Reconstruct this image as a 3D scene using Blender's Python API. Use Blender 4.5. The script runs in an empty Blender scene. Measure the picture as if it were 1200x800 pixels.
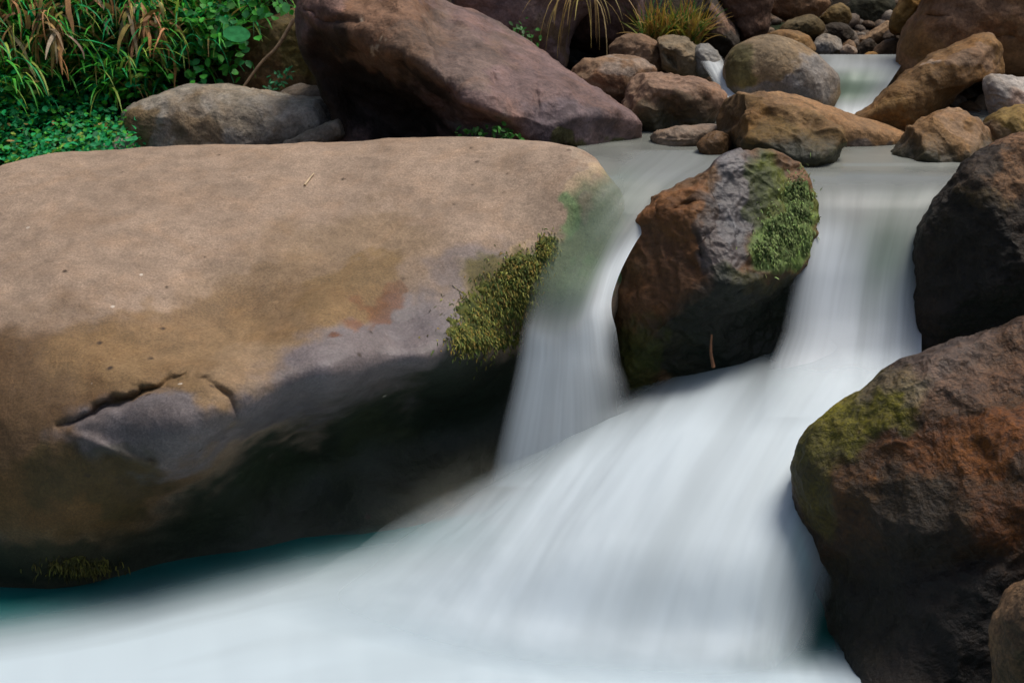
import bpy, math, random
import numpy as np
from mathutils import Vector
from mathutils.bvhtree import BVHTree

random.seed(7)
RNG = np.random.default_rng(7)
SC = bpy.context.scene
COL = SC.collection

# ------------------------------------------------------------------ camera
CAM_Z, PITCH, HFOV = 2.4, math.radians(17.0), math.radians(40.0)
cam_d = bpy.data.cameras.new("camera")
cam = bpy.data.objects.new("camera", cam_d)
COL.objects.link(cam)
cam.location = (0, 0, CAM_Z)
cam.rotation_euler = (math.pi / 2 - PITCH, 0, 0)
cam_d.sensor_fit = 'HORIZONTAL'
cam_d.angle = HFOV
cam_d.clip_start, cam_d.clip_end = 0.05, 800
cam_d.dof.use_dof = True
cam_d.dof.focus_distance = 5.6
cam_d.dof.aperture_fstop = 5.6
SC.camera = cam

# ------------------------------------------------------------------ light: an overcast, leafy gorge
SUN_EL, SUN_AZ = math.radians(70), math.radians(80)      # azimuth measured from +Y (upstream) towards +X
w = bpy.data.worlds.new("World")
SC.world = w
w.use_nodes = True
nt = w.node_tree
sky = nt.nodes.new("ShaderNodeTexSky")
sky.sky_type = 'NISHITA'
sky.sun_disc = False
sky.sun_elevation = SUN_EL
sky.sun_rotation = SUN_AZ
sky.air_density, sky.dust_density, sky.ozone_density = 1.0, 4.0, 1.0
nt.links.new(sky.outputs[0], nt.nodes["Background"].inputs[0])
nt.nodes["Background"].inputs[1].default_value = 0.055
sun_d = bpy.data.lights.new("sun", 'SUN')
sun_d.energy = 1.5
sun_d.angle = math.radians(24)
sun_d.color = (1.0, 0.96, 0.9)
sun = bpy.data.objects.new("sun", sun_d)
COL.objects.link(sun)
sdir = Vector((math.sin(SUN_AZ) * math.cos(SUN_EL), math.cos(SUN_AZ) * math.cos(SUN_EL), math.sin(SUN_EL)))
sun.rotation_euler = (-sdir).to_track_quat('-Z', 'Y').to_euler()
sun.location = sdir * 30

SC.view_settings.view_transform = 'Standard'
SC.view_settings.look = 'None'
SC.view_settings.exposure = 1.2
SC.view_settings.gamma = 1.0
SC.cycles.use_denoising = True
SC.cycles.max_bounces = 6
SC.cycles.transparent_max_bounces = 24
SC.cycles.filter_width = 1.5

# ------------------------------------------------------------------ helpers
FPX = 600 / math.tan(HFOV / 2)
CP, SP = math.cos(PITCH), math.sin(PITCH)

def ray(px, py):
    px, py = np.asarray(px, float), np.asarray(py, float)
    a, b = (px - 600) / FPX, (400 - py) / FPX
    return np.stack([a + 0 * b, CP + SP * b, -SP + CP * b], -1)

def at(px, py, Y):
    """photo pixel at the distance Y in front of the camera -> world point"""
    r = ray(px, py)
    p = r * (np.asarray(Y, float) / r[..., 1])[..., None]
    p[..., 2] += CAM_Z
    return p

def onz(px, py, z):
    r = ray(px, py)
    p = r * ((np.asarray(z, float) - CAM_Z) / r[..., 2])[..., None]
    p[..., 2] += CAM_Z
    return p

def _hash(i, j, k, s):
    h = (i * 374761393 + j * 668265263 + k * 2147483647 + s * 974634777) & 0xffffffff
    h = ((h ^ (h >> 13)) * 1274126177) & 0xffffffff
    h = ((h ^ (h >> 16)) * 2246822519) & 0xffffffff
    return h ^ (h >> 15)

def noise(p, s=0):
    p = np.asarray(p, float)
    i = np.floor(p).astype(np.int64)
    f = p - i
    u = f * f * f * (f * (f * 6 - 15) + 10)
    out = 0
    for dx in (0, 1):
        for dy in (0, 1):
            for dz in (0, 1):
                h = _hash(i[:, 0] + dx, i[:, 1] + dy, i[:, 2] + dz, s)
                g = np.stack([(h & 255) / 127.5 - 1, ((h >> 8) & 255) / 127.5 - 1, ((h >> 16) & 255) / 127.5 - 1], -1)
                d = f - np.array([dx, dy, dz])
                wx = u[:, 0] if dx else 1 - u[:, 0]
                wy = u[:, 1] if dy else 1 - u[:, 1]
                wz = u[:, 2] if dz else 1 - u[:, 2]
                out = out + wx * wy * wz * (g * d).sum(-1)
    return out

def fbm(p, o=4, s=0):
    a, t = 1.0, 0
    for k in range(o):
        t = t + a * noise(p * 2.03 ** k + 17.3 * k, s + k)
        a *= 0.5
    return t

def sstep(a, b, x):
    t = np.clip((x - a) / (b - a), 0, 1)
    return t * t * (3 - 2 * t)

def catmull(a, n, closed=False):
    """resample the first axis of a to n points along a Catmull-Rom curve"""
    a = np.asarray(a, float)
    m = len(a)
    t = np.linspace(0, m if closed else m - 1, n, endpoint=not closed)
    i = np.floor(t).astype(int)
    if not closed:
        i = np.minimum(i, m - 2)
    f = (t - i).reshape((-1,) + (1,) * (a.ndim - 1))
    def g(k):
        if closed:
            return a[k % m]
        lo = (k < 0)
        hi = (k >= m)
        v = a[np.clip(k, 0, m - 1)].copy()
        if lo.any(): v[lo] = 2 * a[0] - a[1]
        if hi.any(): v[hi] = 2 * a[-1] - a[-2]
        return v
    p0, p1, p2, p3 = g(i - 1), g(i), g(i + 1), g(i + 2)
    return 0.5 * (2 * p1 + (p2 - p0) * f + (2 * p0 - 5 * p1 + 4 * p2 - p3) * f * f + (3 * p1 - p0 - 3 * p2 + p3) * f ** 3)

def tag(o, label=None, cat=None, group=None, kind=None):
    if label: o["label"] = label
    if cat: o["category"] = cat
    if group: o["group"] = group
    if kind: o["kind"] = kind
    return o

def mesh_obj(name, V, F, mat, color=None, parent=None, origin=None, uv=None, cname="tint"):
    V = np.asarray(V, float)
    if origin is None:
        origin = np.array([V[:, 0].mean(), V[:, 1].mean(), V[:, 2].min()])
    me = bpy.data.meshes.new(name)
    me.from_pydata((V - origin).tolist(), [], [list(f) for f in F])
    me.polygons.foreach_set("use_smooth", [True] * len(me.polygons))
    if color is not None:
        c = np.ones((len(V), 4))
        c[:, :color.shape[1]] = color
        at_ = me.color_attributes.new(cname, 'FLOAT_COLOR', 'POINT')
        at_.data.foreach_set("color", c.ravel())
    if uv is not None:
        l = me.uv_layers.new(name="flow")
        idx = np.empty(len(me.loops), int)
        me.loops.foreach_get("vertex_index", idx)
        l.data.foreach_set("uv", np.asarray(uv)[idx].ravel())
    me.materials.append(mat)
    o = bpy.data.objects.new(name, me)
    COL.objects.link(o)
    if parent is not None:
        o.parent = parent
        o.location = Vector(origin) - parent.location
    else:
        o.location = origin
    me.update()
    return o

def gridfaces(nr, nc, wrap=False):
    r = np.arange(nr - 1)[:, None]
    c = np.arange(nc if wrap else nc - 1)[None, :]
    c2 = (c + 1) % nc
    return np.stack([r * nc + c, r * nc + c2, (r + 1) * nc + c2, (r + 1) * nc + c], -1).reshape(-1, 4)

# ------------------------------------------------------------------ materials
def newmat(name):
    m = bpy.data.materials.new(name)
    m.use_nodes = True
    t = m.node_tree
    t.nodes.clear()
    return m, t

class T:
    def __init__(s, t): s.t = t
    def n(s, kind, **kw):
        n = s.t.nodes.new("ShaderNode" + kind)
        for k, v in kw.items():
            if k.startswith("i_"):
                n.inputs[int(k[2:]) if k[2:].isdigit() else k[2:].replace("_", " ")].default_value = v
            else:
                setattr(n, k, v)
        return n
    def l(s, a, b): s.t.links.new(a, b)
    def math(s, op, a, b=None, clamp=False):
        n = s.n("Math", operation=op, use_clamp=clamp)
        for i, x in enumerate((a, b)):
            if x is None: continue
            if isinstance(x, (int, float)): n.inputs[i].default_value = x
            else: s.l(x, n.inputs[i])
        return n.outputs[0]
    def mix(s, fac, a, b, blend='MIX'):
        n = s.n("MixRGB", blend_type=blend)
        for i, x in enumerate((fac, a, b)):
            if isinstance(x, (int, float)): n.inputs[i].default_value = x
            elif isinstance(x, tuple): n.inputs[i].default_value = (*x, 1)
            else: s.l(x, n.inputs[i])
        return n.outputs[0]
    def rng(s, x, a, b, c, d, smooth=True):
        n = s.n("MapRange", interpolation_type='SMOOTHSTEP' if smooth else 'LINEAR')
        s.l(x, n.inputs[0])
        for i, v in enumerate((a, b, c, d)): n.inputs[1 + i].default_value = v
        return n.outputs[0]
    def noise(s, co, scale, detail=4, rough=.55, dist=0.0):
        n = s.n("TexNoise")
        n.inputs["Scale"].default_value = scale
        n.inputs["Detail"].default_value = detail
        n.inputs["Roughness"].default_value = rough
        n.inputs["Distortion"].default_value = dist
        s.l(co, n.inputs["Vector"])
        return n.outputs["Fac"]

def rock_material(name, speck=0.25, pits=0.4, fine=60, bump=0.35, grain=(0.72, 1.28), pale=0.0, mb=(.74, 1.24), warm=.45, pscale=16.0, chips=0.0):
    m, t = newmat(name)
    T_ = T(t)
    geo = T_.n("NewGeometry").outputs["Position"]
    a = T_.n("VertexColor", layer_name="tint")
    col = a.outputs["Color"]
    wet = a.outputs["Alpha"]
    big = T_.noise(geo, 2.6, 5, .6, .4)
    mid = T_.noise(geo, 11, 6, .65, .3)
    fin = T_.noise(geo, fine, 5, .7)
    vor = T_.n("TexVoronoi", i_Scale=42.0)
    T_.l(geo, vor.inputs["Vector"])
    k = T_.rng(big, .3, .7, grain[0], grain[1])
    k2 = T_.rng(mid, .3, .72, mb[0], mb[1])
    k3 = T_.rng(fin, .32, .68, 1 - speck, 1 + speck)
    k = T_.math('MULTIPLY', T_.math('MULTIPLY', k, k2), k3)
    hue = T_.mix(T_.rng(T_.noise(geo, 5, 5, .6, .6), .42, .7, 0, warm), col, T_.mix(1.0, col, (1.15, .9, .62), 'MULTIPLY'))
    hs = T_.n("HueSaturation")
    kk = T_.n("CombineColor")
    for i in range(3): T_.l(k, kk.inputs[i])
    c = T_.mix(1.0, hue, kk.outputs[0], 'MULTIPLY')
    # pale mineral specks and dark pores, each with its own shape
    sp = T_.noise(geo, fine * 1.7, 2, .5)
    c = T_.mix(T_.rng(sp, .66, .73, 0, .5 + pale), c, T_.mix(1.0, c, (1.9, 1.85, 1.8), 'MULTIPLY'))
    po = T_.n("TexVoronoi", i_Scale=pscale)
    T_.l(geo, po.inputs["Vector"])
    if chips:
        ch = T_.n("TexVoronoi", i_Scale=5.3)
        T_.l(geo, ch.inputs["Vector"])
        c = T_.mix(T_.math('MULTIPLY', T_.rng(ch.outputs["Distance"], .035, .055, chips, 0), T_.rng(big, .46, .52, 0, 1)), c, (.52, .46, .38))
    pore = T_.rng(po.outputs["Distance"], .03, .12, pits, 0)
    pore = T_.math('MULTIPLY', pore, T_.rng(mid, .44, .54, 0, 1))
    c = T_.mix(pore, c, (.035, .022, .014))
    h = T_.math('ADD', T_.math('MULTIPLY', big, .6), T_.math('MULTIPLY', mid, .30))
    h = T_.math('ADD', h, T_.math('MULTIPLY', fin, .09))
    h = T_.math('ADD', h, T_.math('MULTIPLY', T_.rng(vor.outputs["Distance"], 0, .6, 0, 1), .02))
    h = T_.math('SUBTRACT', h, T_.math('MULTIPLY', pore, .06))
    b = T_.n("Bump", i_Strength=bump, i_Distance=.12)
    T_.l(h, b.inputs["Height"])
    p = T_.n("BsdfPrincipled")
    T_.l(c, p.inputs["Base Color"])
    rough = T_.math('ADD', T_.rng(wet, 0, 1, .85, .36, False), T_.math('MULTIPLY', T_.math('SUBTRACT', fin, .5), .3))
    T_.l(rough, p.inputs["Roughness"])
    T_.l(T_.rng(wet, 0, 1, .22, .5, False), p.inputs["Specular IOR Level"])
    T_.l(b.outputs[0], p.inputs["Normal"])
    o = T_.n("OutputMaterial")
    T_.l(p.outputs[0], o.inputs[0])
    return m

def leaf_material(name, trans=.38, rough=.55):
    m, t = newmat(name)
    T_ = T(t)
    a = T_.n("VertexColor", layer_name="tint")
    geo = T_.n("NewGeometry").outputs["Position"]
    v = T_.rng(T_.noise(geo, 30, 3), .3, .7, .75, 1.25)
    kk = T_.n("CombineColor")
    for i in range(3): T_.l(v, kk.inputs[i])
    c = T_.mix(1.0, a.outputs["Color"], kk.outputs[0], 'MULTIPLY')
    p = T_.n("BsdfPrincipled", i_Roughness=rough)
    p.inputs["Specular IOR Level"].default_value = .3
    T_.l(c, p.inputs["Base Color"])
    tr = T_.n("BsdfTranslucent")
    T_.l(c, tr.inputs[0])
    mx = T_.n("MixShader", i_0=trans)
    T_.l(p.outputs[0], mx.inputs[1]); T_.l(tr.outputs[0], mx.inputs[2])
    o = T_.n("OutputMaterial")
    T_.l(mx.outputs[0], o.inputs[0])
    return m

def flow_material(name, su=16, sv=.8, streak=.5, bump=.15, base=(.15, .16, .135), green=(.10, .19, .095), white=(.90, .95, .97)):
    """silky running water; the vertex attribute holds r = froth, g = algae tint, a = how closed the sheet is"""
    m, t = newmat(name)
    T_ = T(t)
    a = T_.n("VertexColor", layer_name="water")
    sep = T_.n("SeparateColor")
    T_.l(a.outputs["Color"], sep.inputs[0])
    uv = T_.n("UVMap", uv_map="flow").outputs[0]
    mp = T_.n("Mapping")
    mp.inputs["Scale"].default_value = (su, sv, 1)
    T_.l(uv, mp.inputs[0])
    s1 = T_.noise(mp.outputs[0], 1.0, 3, .5)
    s2 = T_.noise(mp.outputs[0], .35, 2, .5)
    st = T_.math('ADD', T_.math('MULTIPLY', s1, .6), T_.math('MULTIPLY', s2, .4))
    st = T_.rng(st, .32, .68, 0, 1)
    k = T_.math('ADD', T_.math('MULTIPLY', st, streak), 1 - streak * .5)      # around 1
    froth = T_.math('MULTIPLY', sep.outputs[0], k, True)
    alpha = T_.math('MULTIPLY', a.outputs["Alpha"], T_.math('ADD', T_.math('MULTIPLY', st, streak * .8), 1 - streak * .4), True)
    c = T_.mix(sep.outputs[1], base, green)
    c = T_.mix(froth, c, white)
    b = T_.n("Bump", i_Strength=bump, i_Distance=.05)
    T_.l(st, b.inputs["Height"])
    p = T_.n("BsdfPrincipled")
    T_.l(c, p.inputs["Base Color"])
    T_.l(T_.rng(froth, 0, .8, .38, .8, False), p.inputs["Roughness"])
    T_.l(T_.rng(froth, 0, .8, .5, .15, False), p.inputs["Specular IOR Level"])
    T_.l(b.outputs[0], p.inputs["Normal"])
    tl = T_.n("BsdfTranslucent")
    T_.l(c, tl.inputs[0])
    mx = T_.n("MixShader", i_0=.35)
    T_.l(p.outputs[0], mx.inputs[1]); T_.l(tl.outputs[0], mx.inputs[2])
    tr = T_.n("BsdfTransparent")
    m2 = T_.n("MixShader")
    T_.l(alpha, m2.inputs[0]); T_.l(tr.outputs[0], m2.inputs[1]); T_.l(mx.outputs[0], m2.inputs[2])
    o = T_.n("OutputMaterial")
    T_.l(m2.outputs[0], o.inputs[0])
    return m

def pool_material(name, c0, rough=.12):
    m, t = newmat(name)
    T_ = T(t)
    geo = T_.n("NewGeometry").outputs["Position"]
    n = T_.noise(geo, 1.6, 3)
    c = T_.mix(T_.rng(n, .35, .65, 0, 1), tuple(x * .8 for x in c0), tuple(x * 1.2 for x in c0))
    b = T_.n("Bump", i_Strength=.12, i_Distance=.05)
    T_.l(T_.noise(geo, 3, 2), b.inputs["Height"])
    p = T_.n("BsdfPrincipled", i_Roughness=rough)
    T_.l(c, p.inputs["Base Color"])
    T_.l(b.outputs[0], p.inputs["Normal"])
    o = T_.n("OutputMaterial")
    T_.l(p.outputs[0], o.inputs[0])
    return m

def soil_material(name):
    m, t = newmat(name)
    T_ = T(t)
    geo = T_.n("NewGeometry").outputs["Position"]
    c = T_.mix(T_.rng(T_.noise(geo, 4, 6, .65), .35, .65, 0, 1), (.012, .009, .006), (.030, .022, .014))
    c = T_.mix(T_.rng(T_.noise(geo, 1.3, 4, .6), .5, .62, 0, .7), c, (.018, .032, .012))
    b = T_.n("Bump", i_Strength=.6, i_Distance=.1)
    T_.l(T_.noise(geo, 14, 6, .7), b.inputs["Height"])
    p = T_.n("BsdfPrincipled", i_Roughness=.95)
    p.inputs["Specular IOR Level"].default_value = .1
    T_.l(c, p.inputs["Base Color"]); T_.l(b.outputs[0], p.inputs["Normal"])
    o = T_.n("OutputMaterial")
    T_.l(p.outputs[0], o.inputs[0])
    return m

M_ROCK = rock_material("river_rock", pits=.6, bump=.5)
M_SMOOTH = rock_material("smooth_river_rock", speck=.24, pits=.95, fine=110, bump=.24, pale=.25, grain=(.86, 1.14), mb=(.84, 1.13), warm=.2, pscale=7.0, chips=.8)
M_ROUGH = rock_material("pitted_wet_rock", speck=.5, pits=.6, fine=70, bump=.85, grain=(.65, 1.35), pale=.1)
M_LEAF = leaf_material("leaf")
M_MOSS = leaf_material("moss", .15, .8)
M_DRY = leaf_material("dry_leaf", .2, .7)
M_FALL = flow_material("falling_water", 8, .28, .24, .05)
M_FOAM = flow_material("frothing_water", 8, .25, .2, .06, green=(.015, .15, .155), white=(.68, .76, .80))
M_FROTH = flow_material("pool_froth", .7, 5, .22, .05, green=(.015, .15, .155), white=(.62, .72, .77))
M_POOL = pool_material("pool_water", (.165, .172, .152), .24)
M_DEEP = pool_material("deep_pool_water", (.006, .085, .08), .22)
M_SOIL = soil_material("soil")

# ------------------------------------------------------------------ the ground: stream bed, gorge banks, hills to the horizon
def ground_z(x, y):
    bed = np.interp(y, [-60, 0, 4.6, 5.65, 6.15, 7.6, 8.3, 9.5, 12, 20, 40, 120, 400],
                    [-6, -.9, -.6, -.35, .8, 1.05, 1.3, 1.55, 2.3, 5, 11, 30, 60])
    axis = .95 + np.interp(y, [0, 6, 9, 14], [-.9, 0, .2, .2])
    d = x - axis
    dl = np.maximum(-d - np.interp(y, [0, 5, 7.4, 8.2, 10], [4.2, 4.0, 3.9, 3.6, 1.5]), 0)
    dr = np.maximum(d - np.interp(y, [0, 5, 7, 9, 11], [2.2, 2.0, 1.9, 1.5, 1.2]), 0)
    up = np.interp(dl, [0, 1.2, 4, 12, 60, 300], [0, 1.3, 2.9, 6, 22, 60]) + np.interp(dr, [0, 1.2, 4, 12, 60, 300], [0, .9, 2.6, 6, 22, 60])
    # the leafy bank rises steeply behind the pale rock
    bk = sstep(-.75, -1.5, x) * np.maximum(y - 8.25, 0) * 1.3
    z = bed + up + np.minimum(bk, 2.0)
    p = np.stack([x, y, 0 * x], -1)
    return z + .10 * fbm(p * 1.1, 4, 3) * np.clip(np.hypot(x, y - 6) / 4, .6, 6)

def spaced(a, b, c, d, n_in, n_out):
    u = np.linspace(0, 1, n_out) ** 2.5
    return np.unique(np.concatenate([b - (b - a) * u, np.linspace(b, c, n_in), c + (d - c) * u]))
gx = spaced(-400, -6, 6, 400, 121, 36)
gy = spaced(-300, 1, 14, 400, 131, 36)
GX, GY = np.meshgrid(gx, gy)
GV = np.stack([GX.ravel(), GY.ravel(), ground_z(GX.ravel(), GY.ravel())], -1)
ground = mesh_obj("ground", GV, gridfaces(len(gy), len(gx)), M_SOIL, origin=np.zeros(3))
tag(ground, "dark damp soil of the gorge bed and its banks", "ground", kind="structure")

def ground_hit(px, py):
    """where the sight line meets the ground"""
    ys = np.linspace(4, 16, 241)
    p = at(np.full(241, px), np.full(241, py), ys)
    under = p[:, 2] < ground_z(p[:, 0], p[:, 1])
    i = int(np.argmax(under)) if under.any() else 240
    return p[i]

# ------------------------------------------------------------------ boulders
ROCK_GROUP = "boulders lying in the stream"

class Rock:
    """a closed boulder: the outline has its own distance, the near side swells towards the viewer by `front`,
    the far side away by `back`; `ctrl` pulls the near side to measured points"""
    def __init__(s, outline, Y, front, back, ctrl=(), power=2.0):
        o = np.array([(p[0], p[1], p[2] if len(p) > 2 else Y) for p in outline], float)
        s.ol = catmull(o, 400, True)
        k = np.exp(-(np.arange(-24, 25) / 9.0) ** 2); k /= k.sum()
        s.ol[:, 2] = np.convolve(np.r_[s.ol[-24:, 2], s.ol[:, 2], s.ol[:24, 2]], k, 'valid')
        d = np.r_[0, np.cumsum(np.hypot(*np.diff(np.r_[s.ol, s.ol[:1]], axis=0)[:, :2].T))]
        x, y = s.ol[:, 0], s.ol[:, 1]
        a = x * np.roll(y, -1) - np.roll(x, -1) * y
        s.c = np.array([((x + np.roll(x, -1)) * a).sum(), ((y + np.roll(y, -1)) * a).sum()]) / (3 * a.sum())
        s.Ym = s.ol[:, 2].mean()
        s.front, s.back, s.power = front, back, power
        s.ang = np.unwrap(np.arctan2(y - s.c[1], x - s.c[0]))
        s.rad = np.hypot(x - s.c[0], y - s.c[1])
        s.w = None
        if len(ctrl):
            c = np.array(ctrl, float)
            base = s.Yfront(c[:, 0], c[:, 1])
            k = s.ol[::8]
            pts = np.r_[k[:, :2], c[:, :2]]
            val = np.r_[np.zeros(len(k)), c[:, 2] - base]
            s.pts = pts
            A = s.kern(pts, pts) + np.eye(len(pts)) * 1e-4
            s.w = np.linalg.solve(A, val)
    def kern(s, a, b):
        r = np.hypot(a[:, None, 0] - b[None, :, 0], a[:, None, 1] - b[None, :, 1]) / 200
        return np.exp(-r * 1.1) * (1 + r * 1.1)            # smooth (Matern) kernel
    def sphi(s, px, py):
        a = np.arctan2(py - s.c[1], px - s.c[0])
        oa = np.arctan2(s.ol[:, 1] - s.c[1], s.ol[:, 0] - s.c[0])
        o = np.argsort(oa)
        R = np.interp(a, oa[o], s.rad[o], period=2 * np.pi)
        E = np.interp(a, oa[o], s.ol[o, 2], period=2 * np.pi)
        return np.hypot(px - s.c[0], py - s.c[1]) / R, E
    def Yfront(s, px, py):
        px, py = np.asarray(px, float), np.asarray(py, float)
        q, E = s.sphi(px, py)
        q = np.clip(q, 0, 1)
        Y = q * E + (1 - q) * s.Ym - s.front * (1 - q ** s.power) ** (1 / s.power)
        if s.w is not None:
            Y = Y + s.kern(np.stack([px, py], -1), s.pts) @ s.w
        return Y
    def point(s, px, py, out=0.0):
        Y = s.Yfront(px, py)
        s.miss = np.zeros(len(Y), bool)
        if getattr(s, 'tree', None) is not None:           # the real, weathered surface
            for i, d in enumerate(ray(px, py)):
                h = s.tree.ray_cast(Vector((0, 0, CAM_Z)), Vector(d).normalized())[0]
                s.miss[i] = h is None
                if h is not None: Y[i] = h.y
        return at(px, py, Y - out)

def build_rock(name, label, outline, Y, front, back, ctrl=(), nphi=160, nth=70, amp=1.0, freq=1.0, facets=0, cracks=(),
               base=(.2, .14, .1), blobs=(), wet=0.15, mat=None, seed=0, cat="boulder", power=2.0, wetz=None, group=ROCK_GROUP, sat=1.0, gain=1.0, planes=()):
    r = Rock(outline, Y, front, back, ctrl, power)
    idx = np.linspace(0, 400, nphi, endpoint=False)
    ext = np.r_[r.ol, r.ol[:1]]
    OL = np.stack([np.interp(idx, np.arange(401), ext[:, k]) for k in range(3)], -1)
    th = np.r_[np.linspace(0.02, math.pi / 2, nth, endpoint=False), np.linspace(math.pi / 2, math.pi - .02, max(nth // 2, 14))]
    P, PX = [], []
    for t in th:
        q = math.sin(t)
        px = r.c[0] + (OL[:, 0] - r.c[0]) * q
        py = r.c[1] + (OL[:, 1] - r.c[1]) * q
        if t < math.pi / 2:
            Yv = q * OL[:, 2] + (1 - q) * r.Ym - front * (1 - q ** power) ** (1 / power)
            if r.w is not None:
                Yv = Yv + r.kern(np.stack([px, py], -1), r.pts) @ r.w
            for poly, wd, dep in cracks:
                poly = np.array(poly, float)
                dm = np.full(len(px), 1e9); tt = np.zeros(len(px))
                w0 = np.stack([px, py, 0 * px + seed], -1)
                cx = px + 7 * fbm(w0 / 31, 3, 61); cy = py + 7 * fbm(w0 / 31, 3, 62)
                m = len(poly) - 1
                for k_, (a, b) in enumerate(zip(poly[:-1], poly[1:])):
                    ab = b - a
                    u = np.clip(((cx - a[0]) * ab[0] + (cy - a[1]) * ab[1]) / (ab @ ab), 0, 1)
                    dd = np.hypot(cx - a[0] - u * ab[0], cy - a[1] - u * ab[1])
                    tt = np.where(dd < dm, (k_ + u) / m, tt); dm = np.minimum(dm, dd)
                wv = wd * (.45 + .55 * np.sin(math.pi * tt)) * (1 + .7 * noise(w0 / 17, 63))
                Yv = Yv + dep * (.25 + .75 * np.sin(math.pi * tt)) * np.exp(-(dm / np.maximum(wv, .5)) ** 2)
        else:
            Yv = q * OL[:, 2] + (1 - q) * r.Ym + back * abs(math.cos(t))
        P.append(at(px, py, Yv)); PX.append(np.stack([px, py], -1))
    n = len(th)
    V = np.concatenate(P); PXY = np.concatenate(PX)
    V = np.r_[V, P[0].mean(0)[None], P[-1].mean(0)[None]]
    PXY = np.r_[PXY, [r.c], [r.c]]
    F = gridfaces(n, nphi, True).tolist()
    a, b = n * nphi, n * nphi + 1
    F += [(a, (j + 1) % nphi, j) for j in range(nphi)]
    F += [(b, (n - 1) * nphi + j, (n - 1) * nphi + (j + 1) % nphi) for j in range(nphi)]
    F = [f[::-1] for f in F]
    size = np.ptp(V, axis=0).max()
    rg = np.random.default_rng(seed + 100)
    if facets:
        c0 = V.mean(0)
        for _ in range(facets):
            d = rg.normal(size=3); d /= np.linalg.norm(d)
            e = (V - c0) @ d
            h = np.quantile(e, rg.uniform(.88, .975))
            V = V - np.outer(np.maximum(e - h, 0) * .92, d)
    for pn, pq in planes:
        d = np.array(pn, float); d /= np.linalg.norm(d)
        e = (V - V.mean(0)) @ d
        h = np.quantile(e, pq)
        V = V - np.outer(np.maximum(e - h, 0) * .9, d)
    # surface relief
    me = bpy.data.meshes.new("tmp")
    me.from_pydata(V.tolist(), [], F)
    N = np.empty(len(V) * 3); me.vertices.foreach_get("normal", N)
    N = N.reshape(-1, 3)
    bpy.data.meshes.remove(me)
    q = V + seed * 7.7
    f1 = freq * 2.2 / size
    s_ = min(size, 1.2) * amp
    ridged = 1 - 2 * np.abs(fbm(q * f1 * 2.2, 3, seed + 9))
    D = s_ * (.040 * fbm(q * f1, 4, seed) - .022 * ridged + .016 * fbm(q * 9, 5, seed + 5)) + .004 * amp * fbm(q * 28, 3, seed + 6)
    if amp >= .75:
        for _ in range(4):
            d = rg.normal(size=3); d /= np.linalg.norm(d)
            e = (q - q.mean(0)) @ d - rg.uniform(-.3, .3) * size + .10 * size * fbm(q * f1 * 1.5, 3, seed + 40 + _)
            D = D - .016 * s_ * np.exp(-(e / (.014 * size)) ** 2) * sstep(-.1, .4, noise(q * f1 * 1.3, seed + 50 + _))
    V = V + N * D[:, None]
    # colour: large stains and painted shade patches, with ragged edges
    wp = PXY + np.stack([fbm(q * 3.2, 4, seed + 21), fbm(q * 3.2, 4, seed + 22)], -1) * 45 * min(1, size / 1.2) + \
        np.stack([fbm(q * 14, 3, seed + 23), fbm(q * 14, 3, seed + 24)], -1) * 14 * min(1, size)
    C = np.tile(np.array([*base, wet], float), (len(V), 1))
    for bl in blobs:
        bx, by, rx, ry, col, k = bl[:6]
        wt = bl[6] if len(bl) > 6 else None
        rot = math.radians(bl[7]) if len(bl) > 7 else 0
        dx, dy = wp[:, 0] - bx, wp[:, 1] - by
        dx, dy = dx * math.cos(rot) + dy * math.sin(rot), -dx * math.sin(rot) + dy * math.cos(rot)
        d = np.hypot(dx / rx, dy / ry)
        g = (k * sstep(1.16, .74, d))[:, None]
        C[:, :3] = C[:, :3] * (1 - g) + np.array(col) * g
        if wt is not None: C[:, 3:] = C[:, 3:] * (1 - g) + wt * g
    lum = C[:, :3].mean(1, keepdims=True)
    C[:, :3] = np.clip(lum + (C[:, :3] - lum) * sat, .004, 1) * gain * .74
    if wetz is not None:                                   # algae and damp up to a splash line, plus painted underside shade
        z0, z1, col, k = wetz
        g = (k * sstep(z1, z0, V[:, 2] + .10 * fbm(q * 4, 4, seed + 31)))[:, None]
        C[:, :3] = C[:, :3] * (1 - g) + np.array(col) * g
        C[:, 3:] = C[:, 3:] * (1 - g) + .55 * g
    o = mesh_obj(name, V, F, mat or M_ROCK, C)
    tag(o, label, cat, group)
    r.obj = o
    r.tree = BVHTree.FromPolygons(V.tolist(), F)
    return r

# albedos
TAN, BROWN, RUST, PURP, BLUEG, OCHRE, DARK, MOSS_SHADE, GREY, PALE = \
    (.318, .236, .174), (.17, .10, .052), (.20, .085, .03), (.17, .115, .105), (.125, .108, .114), (.22, .14, .06), (.04, .028, .018), (.03, .034, .012), (.24, .22, .195), (.42, .38, .33)
ALGAE = (.13, .21, .085)

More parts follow.
